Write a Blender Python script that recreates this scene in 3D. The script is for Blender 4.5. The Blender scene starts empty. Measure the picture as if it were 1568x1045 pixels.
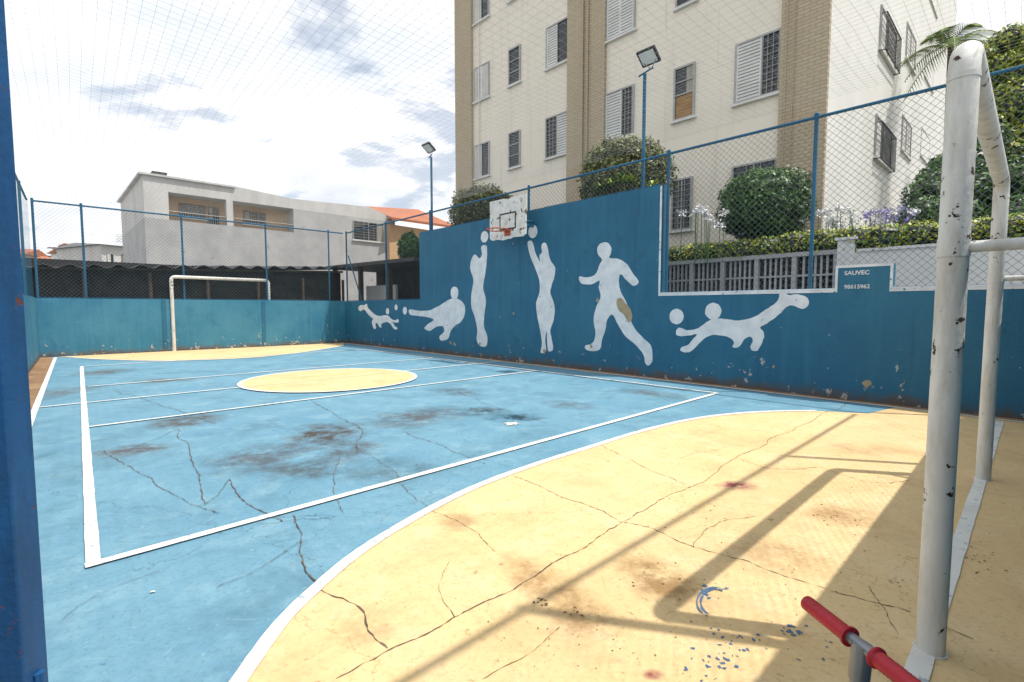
import bpy, bmesh, math, random
from mathutils import Vector, Matrix, noise as mn
random.seed(7)
S=bpy.context.scene
# ------------------------------------------------------------------ survey maths (camera calibration -> world metres)
F=760.0; CX=784.0; CY=522.5; HY=472.0; H=1.2
TH=math.atan((CY-HY)/F)
def ray(px,py):
    f=Vector((0,math.cos(TH),-math.sin(TH))); u=Vector((0,math.sin(TH),math.cos(TH)))
    return f*F+Vector((1,0,0))*(px-CX)+u*(CY-py)
CAM=Vector((0,0,H))
def G(px,py,z=0.0):
    r=ray(px,py); return CAM+r*((z-H)/r.z)
def D(px,py,d):
    r=ray(px,py); return CAM+r*(d/r.y)
class PL:
    def __init__(s,a,b,ref=(-3,8)):
        s.o=Vector((a[0],a[1],0)); b=Vector((b[0],b[1],0))
        s.U=(b-s.o).normalized(); n=Vector((-s.U.y,s.U.x,0))
        if n.dot(Vector((ref[0],ref[1],0))-s.o)<0: n=-n
        s.n=n
    def P(s,u,z,d=0.0): return s.o+s.U*u+s.n*d+Vector((0,0,z))
    def pix(s,px,py,d=0.0):
        r=ray(px,py); o=s.o+s.n*d
        t=(o-CAM).dot(s.n)/r.dot(s.n); p=CAM+r*t
        return ((p-s.o).dot(s.U),p.z)
# ------------------------------------------------------------------ materials
def nn(nt,t,**k):
    n=nt.nodes.new(t)
    for a,b in k.items(): setattr(n,a,b)
    return n
def newmat(name):
    m=bpy.data.materials.new(name); m.use_nodes=True; nt=m.node_tree
    b=nt.nodes['Principled BSDF']; return m,nt,b
def mixc(nt,f,a,b,mode='MIX'):
    n=nn(nt,'ShaderNodeMix',data_type='RGBA',blend_type=mode)
    for i,v in ((0,f),(6,a),(7,b)):
        if hasattr(v,'links') or hasattr(v,'is_output'): nt.links.new(v,n.inputs[i])
        elif i==0: n.inputs[0].default_value=v
        else: n.inputs[i].default_value=(*v[:3],1)
    return n.outputs[2]
def mapr(nt,v,a,b,c=0.0,d=1.0,smooth=False):
    n=nn(nt,'ShaderNodeMapRange'); n.clamp=True
    if smooth: n.interpolation_type='SMOOTHSTEP'
    nt.links.new(v,n.inputs[0])
    for i,x in enumerate((a,b,c,d)): n.inputs[i+1].default_value=x
    return n.outputs[0]
def mth(nt,op,a,b=0.0):
    n=nn(nt,'ShaderNodeMath',operation=op)
    for i,v in enumerate((a,b)):
        if hasattr(v,'is_output'): nt.links.new(v,n.inputs[i])
        else: n.inputs[i].default_value=v
    return n.outputs[0]
def noi(nt,vec,scale,detail=5,rough=.55,dist=0.0):
    n=nn(nt,'ShaderNodeTexNoise'); n.inputs['Scale'].default_value=scale
    n.inputs['Detail'].default_value=min(detail,5); n.inputs['Roughness'].default_value=rough
    n.inputs['Distortion'].default_value=dist
    nt.links.new(vec,n.inputs['Vector']); return n.outputs['Fac']
def coord(nt,scale=(1,1,1)):
    t=nn(nt,'ShaderNodeTexCoord'); m=nn(nt,'ShaderNodeMapping'); m.inputs['Scale'].default_value=scale
    nt.links.new(t.outputs['Object'],m.inputs['Vector']); return m.outputs['Vector']
def bump(nt,b,h,s,dist=.01):
    n=nn(nt,'ShaderNodeBump'); n.inputs['Strength'].default_value=s; n.inputs['Distance'].default_value=dist
    nt.links.new(h,n.inputs['Height']); nt.links.new(n.outputs[0],b.inputs['Normal'])
def simple(name,c1,c2=None,scale=3,rough=.7,spots=None,spot_t=.62,spot_scale=12,bmp=.15,metal=0,stretch=(1,1,1),grain=.0):
    m,nt,b=newmat(name); v=coord(nt,stretch)
    c2=c2 or tuple(x*.8 for x in c1)
    n=noi(nt,v,scale,5); col=mixc(nt,mapr(nt,n,.35,.65),c1,c2)
    v2=coord(nt); fine=noi(nt,v2,90,2)
    col=mixc(nt,1.0,col,mixc(nt,mapr(nt,fine,.3,.7),(1-grain,)*3,(1+grain*.3,)*3),'MULTIPLY') if grain else col
    if spots:
        s=noi(nt,v2,spot_scale,5,.6); col=mixc(nt,mapr(nt,s,spot_t,spot_t+.015),col,spots)
    nt.links.new(col,b.inputs['Base Color']); b.inputs['Roughness'].default_value=rough; b.inputs['Metallic'].default_value=metal
    if bmp: bump(nt,b,fine,bmp,.004)
    return m
def paintmetal(name,c1,c2,grime,rust,t,sc):
    m,nt,b=newmat(name); v=coord(nt)
    col=mixc(nt,mapr(nt,noi(nt,v,3,5,.6),.35,.65),c1,c2)
    col=mixc(nt,mapr(nt,noi(nt,coord(nt,(6,6,1.2)),3,5,.7),.45,.68,0,.75),col,grime)
    s=noi(nt,v,sc,5,.62); big=noi(nt,v,2.6,3,.5); k=mth(nt,'ADD',s,mapr(nt,big,.4,.7,-.06,.05))
    col=mixc(nt,mapr(nt,k,t-.025,t,0,.75),col,tuple(x*.6+y*.4 for x,y in zip(c1,rust))); col=mixc(nt,mapr(nt,k,t,t+.012),col,rust)
    nt.links.new(col,b.inputs['Base Color']); nt.links.new(mapr(nt,k,t-.1,t,.58,.8),b.inputs['Roughness'])
    b.inputs['Specular IOR Level'].default_value=.3
    bump(nt,b,mth(nt,'SUBTRACT',noi(nt,v,60,3),mapr(nt,k,t,t+.012)),.4,.004); return m
def wallmat(name,c1,c2,faded,dirt=(.12,.075,.045),chip=(.45,.42,.38),chip_t=.70):
    m,nt,b=newmat(name); v=coord(nt)
    n1=noi(nt,v,1.3,5,.6); col=mixc(nt,mapr(nt,n1,.35,.68),c1,c2)
    vs=coord(nt,(5,5,.35)); st=noi(nt,vs,1.5,5,.6); col=mixc(nt,mapr(nt,st,.5,.75,0,.5),col,faded)
    big=noi(nt,v,.55,5,.6); col=mixc(nt,mapr(nt,big,.48,.64,0,.55),col,faded)
    bl=noi(nt,v,2.6,5,.7); col=mixc(nt,mapr(nt,bl,.56,.72,0,.45),col,tuple(x*.6 for x in c1))
    sx=nn(nt,'ShaderNodeSeparateXYZ'); nt.links.new(v,sx.inputs[0]); z=sx.outputs[2]
    n3=noi(nt,v,4,5,.7)
    lo=mapr(nt,z,0,.28,1.0,0); col=mixc(nt,mapr(nt,mth(nt,'MULTIPLY',lo,n3),.22,.48,0,.85),col,dirt)
    n4=noi(nt,v,7,5,.7)
    lo2=mapr(nt,z,0,.7,.10,-.01); col=mixc(nt,mapr(nt,mth(nt,'ADD',n4,lo2),chip_t,chip_t+.012),col,chip)
    leak=noi(nt,coord(nt,(9,9,.5)),1.0,4,.6); col=mixc(nt,mapr(nt,leak,.58,.74,0,.4),col,tuple(x*.5 for x in c1))
    f=noi(nt,v,70,3); col=mixc(nt,mapr(nt,f,.3,.7,0,.14),col,(.02,.03,.04))
    nt.links.new(col,b.inputs['Base Color']); b.inputs['Roughness'].default_value=.65
    bump(nt,b,mth(nt,'ADD',f,n4),.5,.012); return m
def floormat(name,c1,c2,light,dark,stains,cr=.35,grime=.5,crk=.45,speck=.66):
    m,nt,b=newmat(name); v=coord(nt)
    n1=noi(nt,v,.7,5,.62); col=mixc(nt,mapr(nt,n1,.36,.66),c1,c2)
    n2=noi(nt,v,3.2,5,.68); col=mixc(nt,mapr(nt,n2,.50,.72,0,.5),col,light)
    n5=noi(nt,v,1.7,5,.72,.4); col=mixc(nt,mapr(nt,n5,.50,.72,0,grime),col,dark)
    n3=noi(nt,v,45,4,.7); col=mixc(nt,mapr(nt,n3,.52,.75,0,.5),col,dark)
    n6=noi(nt,v,14,5,.75); col=mixc(nt,mapr(nt,n6,speck,speck+.03,0,.6),col,tuple(x*.6 for x in dark))
    n7=noi(nt,v,22,4,.7); col=mixc(nt,mapr(nt,n7,.64,.68,0,.5),col,light)
    for sc in ((1.2,14,1),(12,1.6,1)):
        mp=nn(nt,'ShaderNodeMapping'); mp.inputs['Rotation'].default_value=(0,0,.5 if sc[0]>2 else -.8); mp.inputs['Scale'].default_value=sc
        nt.links.new(v,mp.inputs[0]); s=noi(nt,mp.outputs[0],1.6,4,.7)
        col=mixc(nt,mapr(nt,s,.63,.70,0,.3),col,light); col=mixc(nt,mapr(nt,s,.37,.30,0,.3),col,dark)
    vo=nn(nt,'ShaderNodeTexVoronoi',feature='DISTANCE_TO_EDGE'); vo.inputs['Scale'].default_value=cr
    wob=nn(nt,'ShaderNodeTexNoise'); wob.inputs['Scale'].default_value=1.3; wob.inputs['Detail'].default_value=7; wob.inputs['Roughness'].default_value=.62; nt.links.new(v,wob.inputs[0])
    va=nn(nt,'ShaderNodeVectorMath',operation='MULTIPLY_ADD'); nt.links.new(wob.outputs['Color'],va.inputs[0]); va.inputs[1].default_value=(.7,.7,0); nt.links.new(v,va.inputs[2])
    nt.links.new(va.outputs[0],vo.inputs['Vector'])
    col=mixc(nt,mapr(nt,vo.outputs['Distance'],0,.0016,crk,0),col,tuple(x*.4 for x in dark))
    ns=noi(nt,v,4.5,5,.75)
    for (p,rx,ry,a,c,st) in stains:
        mp=nn(nt,'ShaderNodeMapping',vector_type='TEXTURE'); mp.inputs['Location'].default_value=(p.x,p.y,0)
        mp.inputs['Rotation'].default_value=(0,0,a); mp.inputs['Scale'].default_value=(rx,ry,1000); nt.links.new(v,mp.inputs[0])
        l=nn(nt,'ShaderNodeVectorMath',operation='LENGTH'); nt.links.new(mp.outputs[0],l.inputs[0])
        fall=mapr(nt,l.outputs['Value'],.1,1.0,1,0,True)
        k=mth(nt,'MULTIPLY',fall,mapr(nt,ns,.32,.62,.08,1.0)); col=mixc(nt,mapr(nt,k,.12,.8,0,st),col,c)
    nt.links.new(col,b.inputs['Base Color']); b.inputs['Roughness'].default_value=.68
    b.inputs['Specular IOR Level'].default_value=.2
    bump(nt,b,mth(nt,'ADD',n3,n2),.45,.006); return m
def brickmat(name,dirv,c1,c2,mortar,bw,bh,ms=.006,rough=.75):
    m,nt,b=newmat(name); t=nn(nt,'ShaderNodeTexCoord')
    dt=nn(nt,'ShaderNodeVectorMath',operation='DOT_PRODUCT'); nt.links.new(t.outputs['Object'],dt.inputs[0]); dt.inputs[1].default_value=dirv
    sx=nn(nt,'ShaderNodeSeparateXYZ'); nt.links.new(t.outputs['Object'],sx.inputs[0])
    cb=nn(nt,'ShaderNodeCombineXYZ'); nt.links.new(dt.outputs['Value'],cb.inputs[0]); nt.links.new(sx.outputs[2],cb.inputs[1])
    br=nn(nt,'ShaderNodeTexBrick'); nt.links.new(cb.outputs[0],br.inputs['Vector'])
    br.inputs['Color1'].default_value=(*c1,1); br.inputs['Color2'].default_value=(*c2,1); br.inputs['Mortar'].default_value=(*mortar,1)
    br.inputs['Scale'].default_value=1; br.inputs['Brick Width'].default_value=bw; br.inputs['Row Height'].default_value=bh
    br.inputs['Mortar Size'].default_value=ms; br.offset=.5
    n=noi(nt,t.outputs['Object'],.8,5,.6); col=mixc(nt,mapr(nt,n,.45,.75,0,.18),br.outputs['Color'],tuple(x*.7 for x in c1))
    st=noi(nt,coord(nt,(4,4,.25)),1.2,5); col=mixc(nt,mapr(nt,st,.55,.75,0,.28),col,tuple(x*.6 for x in c1))
    nt.links.new(col,b.inputs['Base Color']); b.inputs['Roughness'].default_value=rough; return m
def leafmat(name):
    m,nt,b=newmat(name); a=nn(nt,'ShaderNodeAttribute',attribute_name='Col')
    nt.links.new(a.outputs['Color'],b.inputs['Base Color']); b.inputs['Roughness'].default_value=.5
    return m
# ------------------------------------------------------------------ mesh builder
class MB:
    def __init__(s): s.v=[]; s.f=[]; s.mi=[]; s.mats=[]; s.sm=[]
    def m(s,mat):
        if mat not in s.mats: s.mats.append(mat)
        return s.mats.index(mat)
    def face(s,pts,mat,smooth=False):
        b=len(s.v); s.v+= [tuple(p) for p in pts]; s.f.append(tuple(range(b,b+len(pts)))); s.mi.append(s.m(mat)); s.sm.append(smooth)
    def raw(s,vs,fs,mat,smooth=False):
        b=len(s.v); s.v+=[tuple(p) for p in vs]; k=s.m(mat)
        for f in fs: s.f.append(tuple(b+i for i in f)); s.mi.append(k); s.sm.append(smooth)
    def prism(s,pl,poly,d0,d1,mat):
        n=len(poly); vs=[pl.P(u,z,d1) for u,z in poly]+[pl.P(u,z,d0) for u,z in poly]
        fs=[tuple(range(n)),tuple(range(2*n-1,n-1,-1))]+[(i,(i+1)%n,n+(i+1)%n,n+i) for i in range(n)]
        s.raw(vs,fs,mat)
    def box(s,pl,u0,u1,z0,z1,d0,d1,mat): s.prism(pl,[(u0,z0),(u1,z0),(u1,z1),(u0,z1)],d0,d1,mat)
    def tube(s,pts,r,mat,k=8,cap=True):
        pts=[Vector(p) for p in pts]; vs=[]; n=len(pts); prev=None
        rr=r if isinstance(r,(list,tuple)) else [r]*n
        for i,p in enumerate(pts):
            t=(pts[min(i+1,n-1)]-pts[max(i-1,0)]).normalized()
            if prev is None:
                a=Vector((0,0,1)) if abs(t.z)<.9 else Vector((1,0,0)); x=t.cross(a).normalized()
            else: x=(prev-t*prev.dot(t)).normalized()
            prev=x; y=t.cross(x)
            for j in range(k):
                an=2*math.pi*j/k; vs.append(p+(x*math.cos(an)+y*math.sin(an))*rr[i])
        fs=[(i*k+j,i*k+(j+1)%k,(i+1)*k+(j+1)%k,(i+1)*k+j) for i in range(n-1) for j in range(k)]
        s.raw(vs,fs,mat,True)
        if cap:
            s.raw(vs[:k],[tuple(range(k-1,-1,-1))],mat); s.raw(vs[-k:],[tuple(range(k))],mat)
    def ball(s,c,r,mat,a=16,b=10):
        c=Vector(c); R=r if isinstance(r,(list,tuple)) else (r,r,r)
        vs=[];fs=[]
        for i in range(b+1):
            for j in range(a):
                t=math.pi*i/b; p=2*math.pi*j/a
                vs.append(c+Vector((R[0]*math.sin(t)*math.cos(p),R[1]*math.sin(t)*math.sin(p),R[2]*math.cos(t))))
        for i in range(b):
            for j in range(a): fs.append((i*a+j,(i+1)*a+j,(i+1)*a+(j+1)%a,i*a+(j+1)%a))
        s.raw(vs,fs,mat,True)
    def obj(s,name,parent=None,fix=True):
        me=bpy.data.meshes.new(name); me.from_pydata(s.v,[],s.f)
        for m in s.mats: me.materials.append(m)
        me.polygons.foreach_set('material_index',s.mi); me.polygons.foreach_set('use_smooth',s.sm)
        if fix:
            bm=bmesh.new(); bm.from_mesh(me); bmesh.ops.recalc_face_normals(bm,faces=bm.faces); bm.to_mesh(me); bm.free()
        me.update(); o=bpy.data.objects.new(name,me); S.collection.objects.link(o)
        if parent: o.parent=parent
        return o
def empty(name):
    e=bpy.data.objects.new(name,None); S.collection.objects.link(e); return e
def catmull(pts,n=4,closed=True):
    out=[]; N=len(pts)
    rng=range(N) if closed else range(N-1)
    for i in rng:
        if closed: p=[pts[(i+k-1)%N] for k in range(4)]
        else: p=[pts[max(0,min(N-1,i+k-1))] for k in range(4)]
        for j in range(n):
            t=j/n
            out.append(tuple(.5*((2*p[1][c])+(-p[0][c]+p[2][c])*t+(2*p[0][c]-5*p[1][c]+4*p[2][c]-p[3][c])*t*t+(-p[0][c]+3*p[1][c]-3*p[2][c]+p[3][c])*t**3) for c in range(len(p[0]))))
    if not closed: out.append(tuple(pts[-1]))
    return out
# ------------------------------------------------------------------ key planes
gFR=G(530,525); gR=G(1540,640)
RW=PL(gFR,gR)
gFL=G(62,548)
FW=PL(gFL,gFR)
dL=Vector(((119-CX)/F,1,0)).normalized()
endA=Vector((5.6,5.2,0)); dE=Vector(((1583-CX)/F,1,0)).normalized()
def isect(p,d,q,e):
    det=d.x*(-e.y)+e.x*d.y; r=q-p
    t=(r.x*(-e.y)+e.x*r.y)/det; return p+d*t
cNR=isect(Vector((gFR.x,gFR.y,0)),RW.U,endA,dE)
cNL=isect(Vector((gFL.x,gFL.y,0)),dL,endA,dE)
cFR=Vector((gFR.x,gFR.y,0)); cFL=Vector((gFL.x,gFL.y,0))
LW=PL(cFL,cNL); EW=PL(cNR,cNL)
LR=(cNR-cFR).length; LF=(cFR-cFL).length; LL=(cNL-cFL).length; LE=(cNL-cNR).length
WH=1.44; TH_=3.26; FH=3.76
# ------------------------------------------------------------------ material instances
BN=(.058,.044,.038)
stB=[(G(500,665),.6,.8,.3,BN,.95),(G(285,645),.55,.55,.2,(.075,.05,.035),.95),(G(640,638),.7,1.0,-.7,(.075,.065,.06),.8),
     (G(400,700),.6,.7,0,(.07,.065,.065),.75),(G(790,640),.55,.32,.2,(.015,.05,.075),1.0),(G(740,630),.5,.4,.2,(.03,.05,.06),.9),(G(200,690),.5,.35,.2,(.085,.06,.045),.85),(G(250,583),.9,.5,.2,(.085,.07,.055),.75),
     (G(1000,603),.8,.4,-.8,(.075,.07,.065),.75),(G(160,570),.7,.9,.2,(.09,.07,.05),.75),(G(470,720),.5,.4,0,(.055,.055,.055),.75),(G(540,690),.4,.5,0,(.065,.05,.045),.75),
     (G(100,600),.6,.9,.2,(.11,.08,.06),.6),(G(600,720),.6,.5,0,(.05,.09,.11),.6),(G(700,600),.8,.5,-.7,(.07,.08,.09),.6),(G(870,620),.6,.4,-.7,(.07,.08,.09),.6)]
m_floor=floormat('court_blue_paint',(.150,.305,.405),(.112,.254,.354),(.27,.42,.48),(.065,.145,.19),stB,cr=.5,grime=.6,crk=.55)
stY=[(G(1130,745),.22,.15,.2,(.20,.03,.06),.95),(G(1010,890),.25,.4,.4,(.24,.13,.05),.8),(G(840,900),.2,.5,.6,(.28,.16,.07),.75),
     (G(1290,790),.3,.25,0,(.30,.16,.07),.7),(G(1320,690),.5,.3,0,(.32,.19,.09),.5),(G(1000,1035),.06,.04,0,(.25,.05,.06),.9),(G(700,800),.2,.2,0,(.3,.17,.08),.6),(G(1190,850),.5,.35,0,(.34,.20,.09),.55),(G(900,960),.25,.2,0,(.30,.18,.08),.7),(G(560,960),.2,.2,0,(.34,.22,.11),.6)]
m_yel=floormat('court_yellow_paint',(.71,.53,.285),(.655,.475,.24),(.76,.62,.41),(.40,.24,.11),stY,cr=.55,grime=.42,crk=.5,speck=.635)
m_tan=floormat('bare_tan_edge',(.36,.22,.12),(.24,.14,.07),(.48,.34,.22),(.10,.065,.045),[],grime=.8)
m_line=simple('line_white_paint',(.76,.76,.74),(.64,.64,.61),4,.6,spots=(.34,.42,.45),spot_t=.61,spot_scale=22)
m_crack=simple('crack_dark',(.08,.055,.04),(.17,.12,.08),8,.9,bmp=0)
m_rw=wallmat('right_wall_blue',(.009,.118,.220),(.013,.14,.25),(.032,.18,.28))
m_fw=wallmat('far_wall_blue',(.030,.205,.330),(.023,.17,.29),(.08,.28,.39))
m_mural=simple('mural_white',(.78,.79,.80),(.62,.65,.68),5,.7,spots=(.12,.27,.38),spot_t=.68,spot_scale=10)
m_trim=simple('trim_white',(.76,.77,.78),(.58,.60,.62),6,.7,spots=(.05,.2,.33),spot_t=.64,spot_scale=14)
m_pipe=paintmetal('fence_blue_paint',(.012,.10,.20),(.02,.14,.26),(.03,.10,.15),(.09,.04,.02),.66,18)
m_gate=paintmetal('gate_blue_paint',(.008,.070,.205),(.012,.088,.24),(.010,.055,.14),(.13,.05,.028),.645,16)
m_wire=simple('chain_link',(.09,.13,.16),(.14,.18,.21),5,.5,bmp=0,metal=.2)
m_wireb=simple('chain_link_blue',(.03,.22,.36),(.02,.16,.3),5,.5,bmp=0)
m_net=simple('net_cord',(.55,.56,.57),(.48,.49,.5),5,.7,bmp=0)
m_goal=paintmetal('goal_white_paint',(.72,.72,.69),(.64,.63,.60),(.48,.45,.38),(.06,.035,.025),.632,17)
m_board=simple('board_white',(.78,.77,.74),(.6,.6,.56),5,.6,spots=(.16,.09,.06),spot_t=.61,spot_scale=9)
m_black=simple('black_paint',(.02,.02,.02),None,4,.6)
m_orange=simple('rim_orange',(.55,.10,.03),(.3,.06,.03),6,.5)
m_steel=simple('steel_grey',(.28,.30,.33),(.18,.2,.22),6,.35,metal=.6,bmp=.03)
m_red=simple('grip_red',(.50,.012,.03),(.36,.01,.02),20,.5,spots=(.12,.02,.02),spot_t=.66,spot_scale=40,bmp=.4)
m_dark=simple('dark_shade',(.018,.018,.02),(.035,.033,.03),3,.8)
m_darkroof=simple('dark_sheet_roof',(.06,.06,.065),(.03,.03,.032),4,.7)
m_conc=simple('concrete_grey',(.50,.50,.50),(.40,.40,.41),1.2,.85,grain=.12,spots=(.32,.31,.30),spot_t=.66,spot_scale=1.5)
m_concl=simple('plaster_light',(.64,.63,.62),(.52,.51,.50),.8,.85,grain=.1,stretch=(2,2,.5))
m_beige=simple('plaster_beige',(.60,.40,.22),(.50,.33,.18),1.5,.85)
m_white=simple('white_render',(.78,.78,.77),(.66,.66,.64),1.0,.8,spots=(.35,.33,.30),spot_t=.68,spot_scale=3)
m_tile=brickmat('roof_tiles',(dE.x,dE.y,0),(.55,.19,.08),(.45,.14,.06),(.22,.08,.04),.22,.10,.02)
fdir=tuple(RW.U)
m_cream=brickmat('cream_facade',fdir,(.82,.76,.655),(.81,.75,.645),(.72,.66,.56),2.8,1.4,.010)
m_side=simple('side_render',(.76,.75,.72),(.69,.68,.65),.7,.8,grain=.08)
m_bandt=brickmat('tan_tile_band',fdir,(.51,.425,.295),(.46,.38,.26),(.36,.29,.20),.24,.075,.012)
m_glass,nt_,b_=newmat('window_glass'); b_.inputs['Base Color'].default_value=(.03,.035,.04,1); b_.inputs['Roughness'].default_value=.08
m_wood=simple('wood_panel',(.36,.20,.07),(.25,.14,.05),3,.6,stretch=(1,1,6))
m_frame=simple('window_frame',(.42,.42,.41),None,5,.5,bmp=0)
m_fbrown=simple('frame_brown',(.16,.08,.04),None,5,.5,bmp=0)
m_shut=simple('shutter_white',(.76,.76,.74),(.64,.64,.62),2,.6,bmp=0)
m_curt=simple('curtain_cloth',(.45,.42,.37),(.30,.28,.25),6,.9,bmp=0,stretch=(8,8,.4))
m_soil=simple('garden_soil',(.10,.07,.045),(.06,.09,.03),3,.9)
m_ground=simple('ground_mat',(.20,.19,.17),(.14,.14,.12),.2,.9)
m_bark=simple('bark',(.10,.07,.05),(.06,.045,.03),9,.9,bmp=.6)
m_leaf=leafmat('leaves')
# ------------------------------------------------------------------ ground
mb=MB(); mb.face([(-500,-500,-.03),(500,-500,-.03),(500,500,-.03),(-500,500,-.03)],m_ground); mb.obj('ground')
floor=empty('court_floor')
def gpoly(name,pts,z,mat,parent=floor):
    mb=MB(); mb.face([(p[0],p[1],z) for p in pts],mat)
    o=mb.obj(name,parent,False)
    bm=bmesh.new(); bm.from_mesh(o.data)
    for f in bm.faces:
        f.normal_update()
        if f.normal.z<0: f.normal_flip()
    bm.to_mesh(o.data); bm.free(); return o
gpoly('slab',[cFL,cFR,cNR,cNL],0,m_floor)
def ribbon(mb,pts,w,z,mat,jit=0):
    pts=[Vector((p[0],p[1],0)) for p in pts]; L=[];R=[]
    for i,p in enumerate(pts):
        t=(pts[min(i+1,len(pts)-1)]-pts[max(i-1,0)]).normalized(); n=Vector((-t.y,t.x,0))
        ww=w*.5*(1+random.uniform(-jit,jit)); L.append(p+n*ww+Vector((0,0,z))); R.append(p-n*ww+Vector((0,0,z)))
    vs=L+R; n=len(pts); mb.raw(vs,[(i,i+1,n+i+1,n+i) for i in range(n-1)],mat)
def rline(mb,a,b,w,z,mat,jit=.06,step=.12):
    a=Vector(a);b=Vector(b); n=max(2,int((b-a).length/step)); ribbon(mb,[a+(b-a)*i/n for i in range(n+1)],w,z,mat,jit)
oL0=G(85,548); oL1=isect(oL0,(G(47,645)-oL0).normalized(),endA,dE)
gpoly('left_strip',[cFL,oL0,oL1,cNL],.004,m_tan)
def wob_edge(base,amp,n=90):
    return [RW.P(LR*i/n,0,base+amp*mn.noise(Vector((i*.9,3.3,0)))) for i in range(n+1)]
gpoly('right_strip',[RW.P(0,0,.0),RW.P(LR,0,0)]+wob_edge(.135,.035)[::-1],.0025,m_tan)
arc_px=[(322,1130),(345,1080),(370,1040),(430,957),(485,902),(540,855),(600,815),(680,770),(750,738),(830,709),(900,687),(980,662),(1050,645),(1110,636),(1180,631),(1250,630)]
arc=[G(*p) for p in arc_px]
arcw=[(-.52,1.05)]+[(p.x,p.y) for p in arc]
a_end=[tuple(RW.P(u,0,.22)[:2]) for u in (LR-1.2,LR-.1)]
arcs=catmull(arcw,8,False)
gl0=G(1400,1045); gl1=G(1530,650); gd=(gl1-gl0).normalized()
yp=arcs+[(G(1330,634).x,G(1330,634).y)]+a_end
yp2=yp+[(cNR.x,cNR.y),(cNL.x+.35,cNL.y+.33),(-.25,.25)]
gpoly('near_goal_area',yp2,.0045,m_yel)
mb=MB()
ribbon(mb,arcs,.060,.009,m_line,.06)
rline(mb,gl0-gd*1.6,gl1+gd*.15,.062,.009,m_line)
far=[(100,547),(160,551),(250,553),(330,551),(400,547),(470,539),(526,530)]
fa=catmull([(G(*p).x,G(*p).y) for p in far],6,False)
gpoly('far_goal_area',fa+[tuple(FW.P(LF-.1,0,.02)[:2]),tuple(FW.P(.3,0,.02)[:2])],.0045,m_yel)
ribbon(mb,fa,.07,.009,m_line)
rline(mb,oL0,oL1,.06,.0095,m_line)
rline(mb,RW.P(.1,0,.2),RW.P(LR-.1,0,.2),.055,.0095,m_line)
A=G(143,866);B=G(1098,603);C=G(125,562); Cd=G(640,546); bd=(Cd-B).normalized()
Dp=isect(C,dE,B,bd)
rline(mb,A-(B-A).normalized()*.03,B,.058,.010,m_line); rline(mb,A,C,.056,.0105,m_line)
rline(mb,C,Dp,.06,.010,m_line); rline(mb,B,Dp,.05,.0105,m_line)
for p,q in (((135,593),None),((60,625),'full'),((137,655),None)):
    a=G(*p); b=isect(a,dE,B,bd); rline(mb,a,b if q!='full' else isect(a,dE,RW.P(0,0,.2),RW.U),.05,.0112,m_line)
mb.obj('painted_lines',floor,False)
cc=G(509,581)
gpoly('centre_circle',[(cc.x+1.36*math.cos(i*math.pi/32),cc.y+1.36*math.sin(i*math.pi/32)) for i in range(64)],.0130,m_yel)
mb=MB(); ribbon(mb,[(cc.x+1.38*math.cos(i*math.pi/48),cc.y+1.38*math.sin(i*math.pi/48)) for i in range(97)],.06,.0160,m_line,.08)
rline(mb,cc-dE*1.38,cc+dE*1.38,.04,.0162,simple('faint_line',(.70,.60,.42),(.66,.52,.30),5))
mb.obj('circle_line',floor,False)
def crack(mb,pp,w=.008,seed=0,hgt=.018):
    random.seed(seed); pts=[]
    g=[G(*p) for p in pp]
    g=[Vector((x,y,0)) for x,y in catmull([(p.x,p.y) for p in g],3,False)]
    s_=0
    for i in range(len(g)-1):
        a,b=g[i],g[i+1]; L=(b-a).length; n=max(3,int(L/.018)); t=(b-a).normalized(); nr=Vector((-t.y,t.x,0))
        for j in range(n):
            s=s_+L*j/n; off=mn.noise(Vector((s*2.5,seed*3.1,0)))*.05+mn.noise(Vector((s*9,seed*3.1,5)))*.016+mn.noise(Vector((s*28,seed*3.1,9)))*.007
            pts.append(a+(b-a)*(j/n)+nr*off)
        s_+=L
    ribbon(mb,pts,w,hgt,m_crack,.8)
mb=MB()
CR=[([(515,1042),(605,992),(700,947),(820,885),(895,835),(945,800),(1060,748),(1130,702),(1200,665),(1280,627),(1325,600)],.0048),
 ([(485,905),(520,925),(555,940),(575,968),(605,992)],.0058),([(442,792),(462,830),(470,870),(485,905)],.0048),
 ([(350,735),(375,765),(410,785),(442,798)],.0050),([(270,658),(292,690),(303,730),(308,775)],.0050),
 ([(785,732),(850,758),(905,775),(945,800)],.0038),([(945,800),(1000,812),(1065,840),(1140,858),(1200,885),(1290,912),(1405,945)],.0036),
 ([(620,662),(690,690),(745,712)],.005),([(915,680),(990,718),(1060,748)],.003),([(1405,945),(1500,985)],.003),([(160,690),(240,745),(330,790)],.004),
 ([(270,658),(200,690)],.004),([(520,700),(515,745),(520,790)],.003),([(100,950),(180,900),(260,870)],.002),([(640,770),(700,800),(760,850)],.002),([(1480,690),(1568,700)],.003),([(470,610),(520,640),(555,660),(540,700)],.005),([(1330,900),(1380,980)],.002),
 ([(740,1045),(820,1000),(860,960)],.002),([(1130,702),(1180,720),(1250,715)],.003),([(700,947),(680,900),(690,860)],.002),([(1060,840),(1100,800),(1170,790)],.0022),([(330,900),(400,870),(462,830)],.0025),([(870,640),(930,630),(1010,640)],.004),
 ([(308,775),(350,735)],.003),([(545,690),(600,720),(640,770)],.003),([(180,600),(260,625),(330,650)],.005),([(700,600),(760,625),(840,650)],.005),([(1250,715),(1330,740),(1400,735)],.0025)]
for i,(p,w) in enumerate(CR): crack(mb,p,w,i+3,.0060+i*.00006)
mb.obj('floor_cracks',floor,False)
mb=MB(); random.seed(5)
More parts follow.
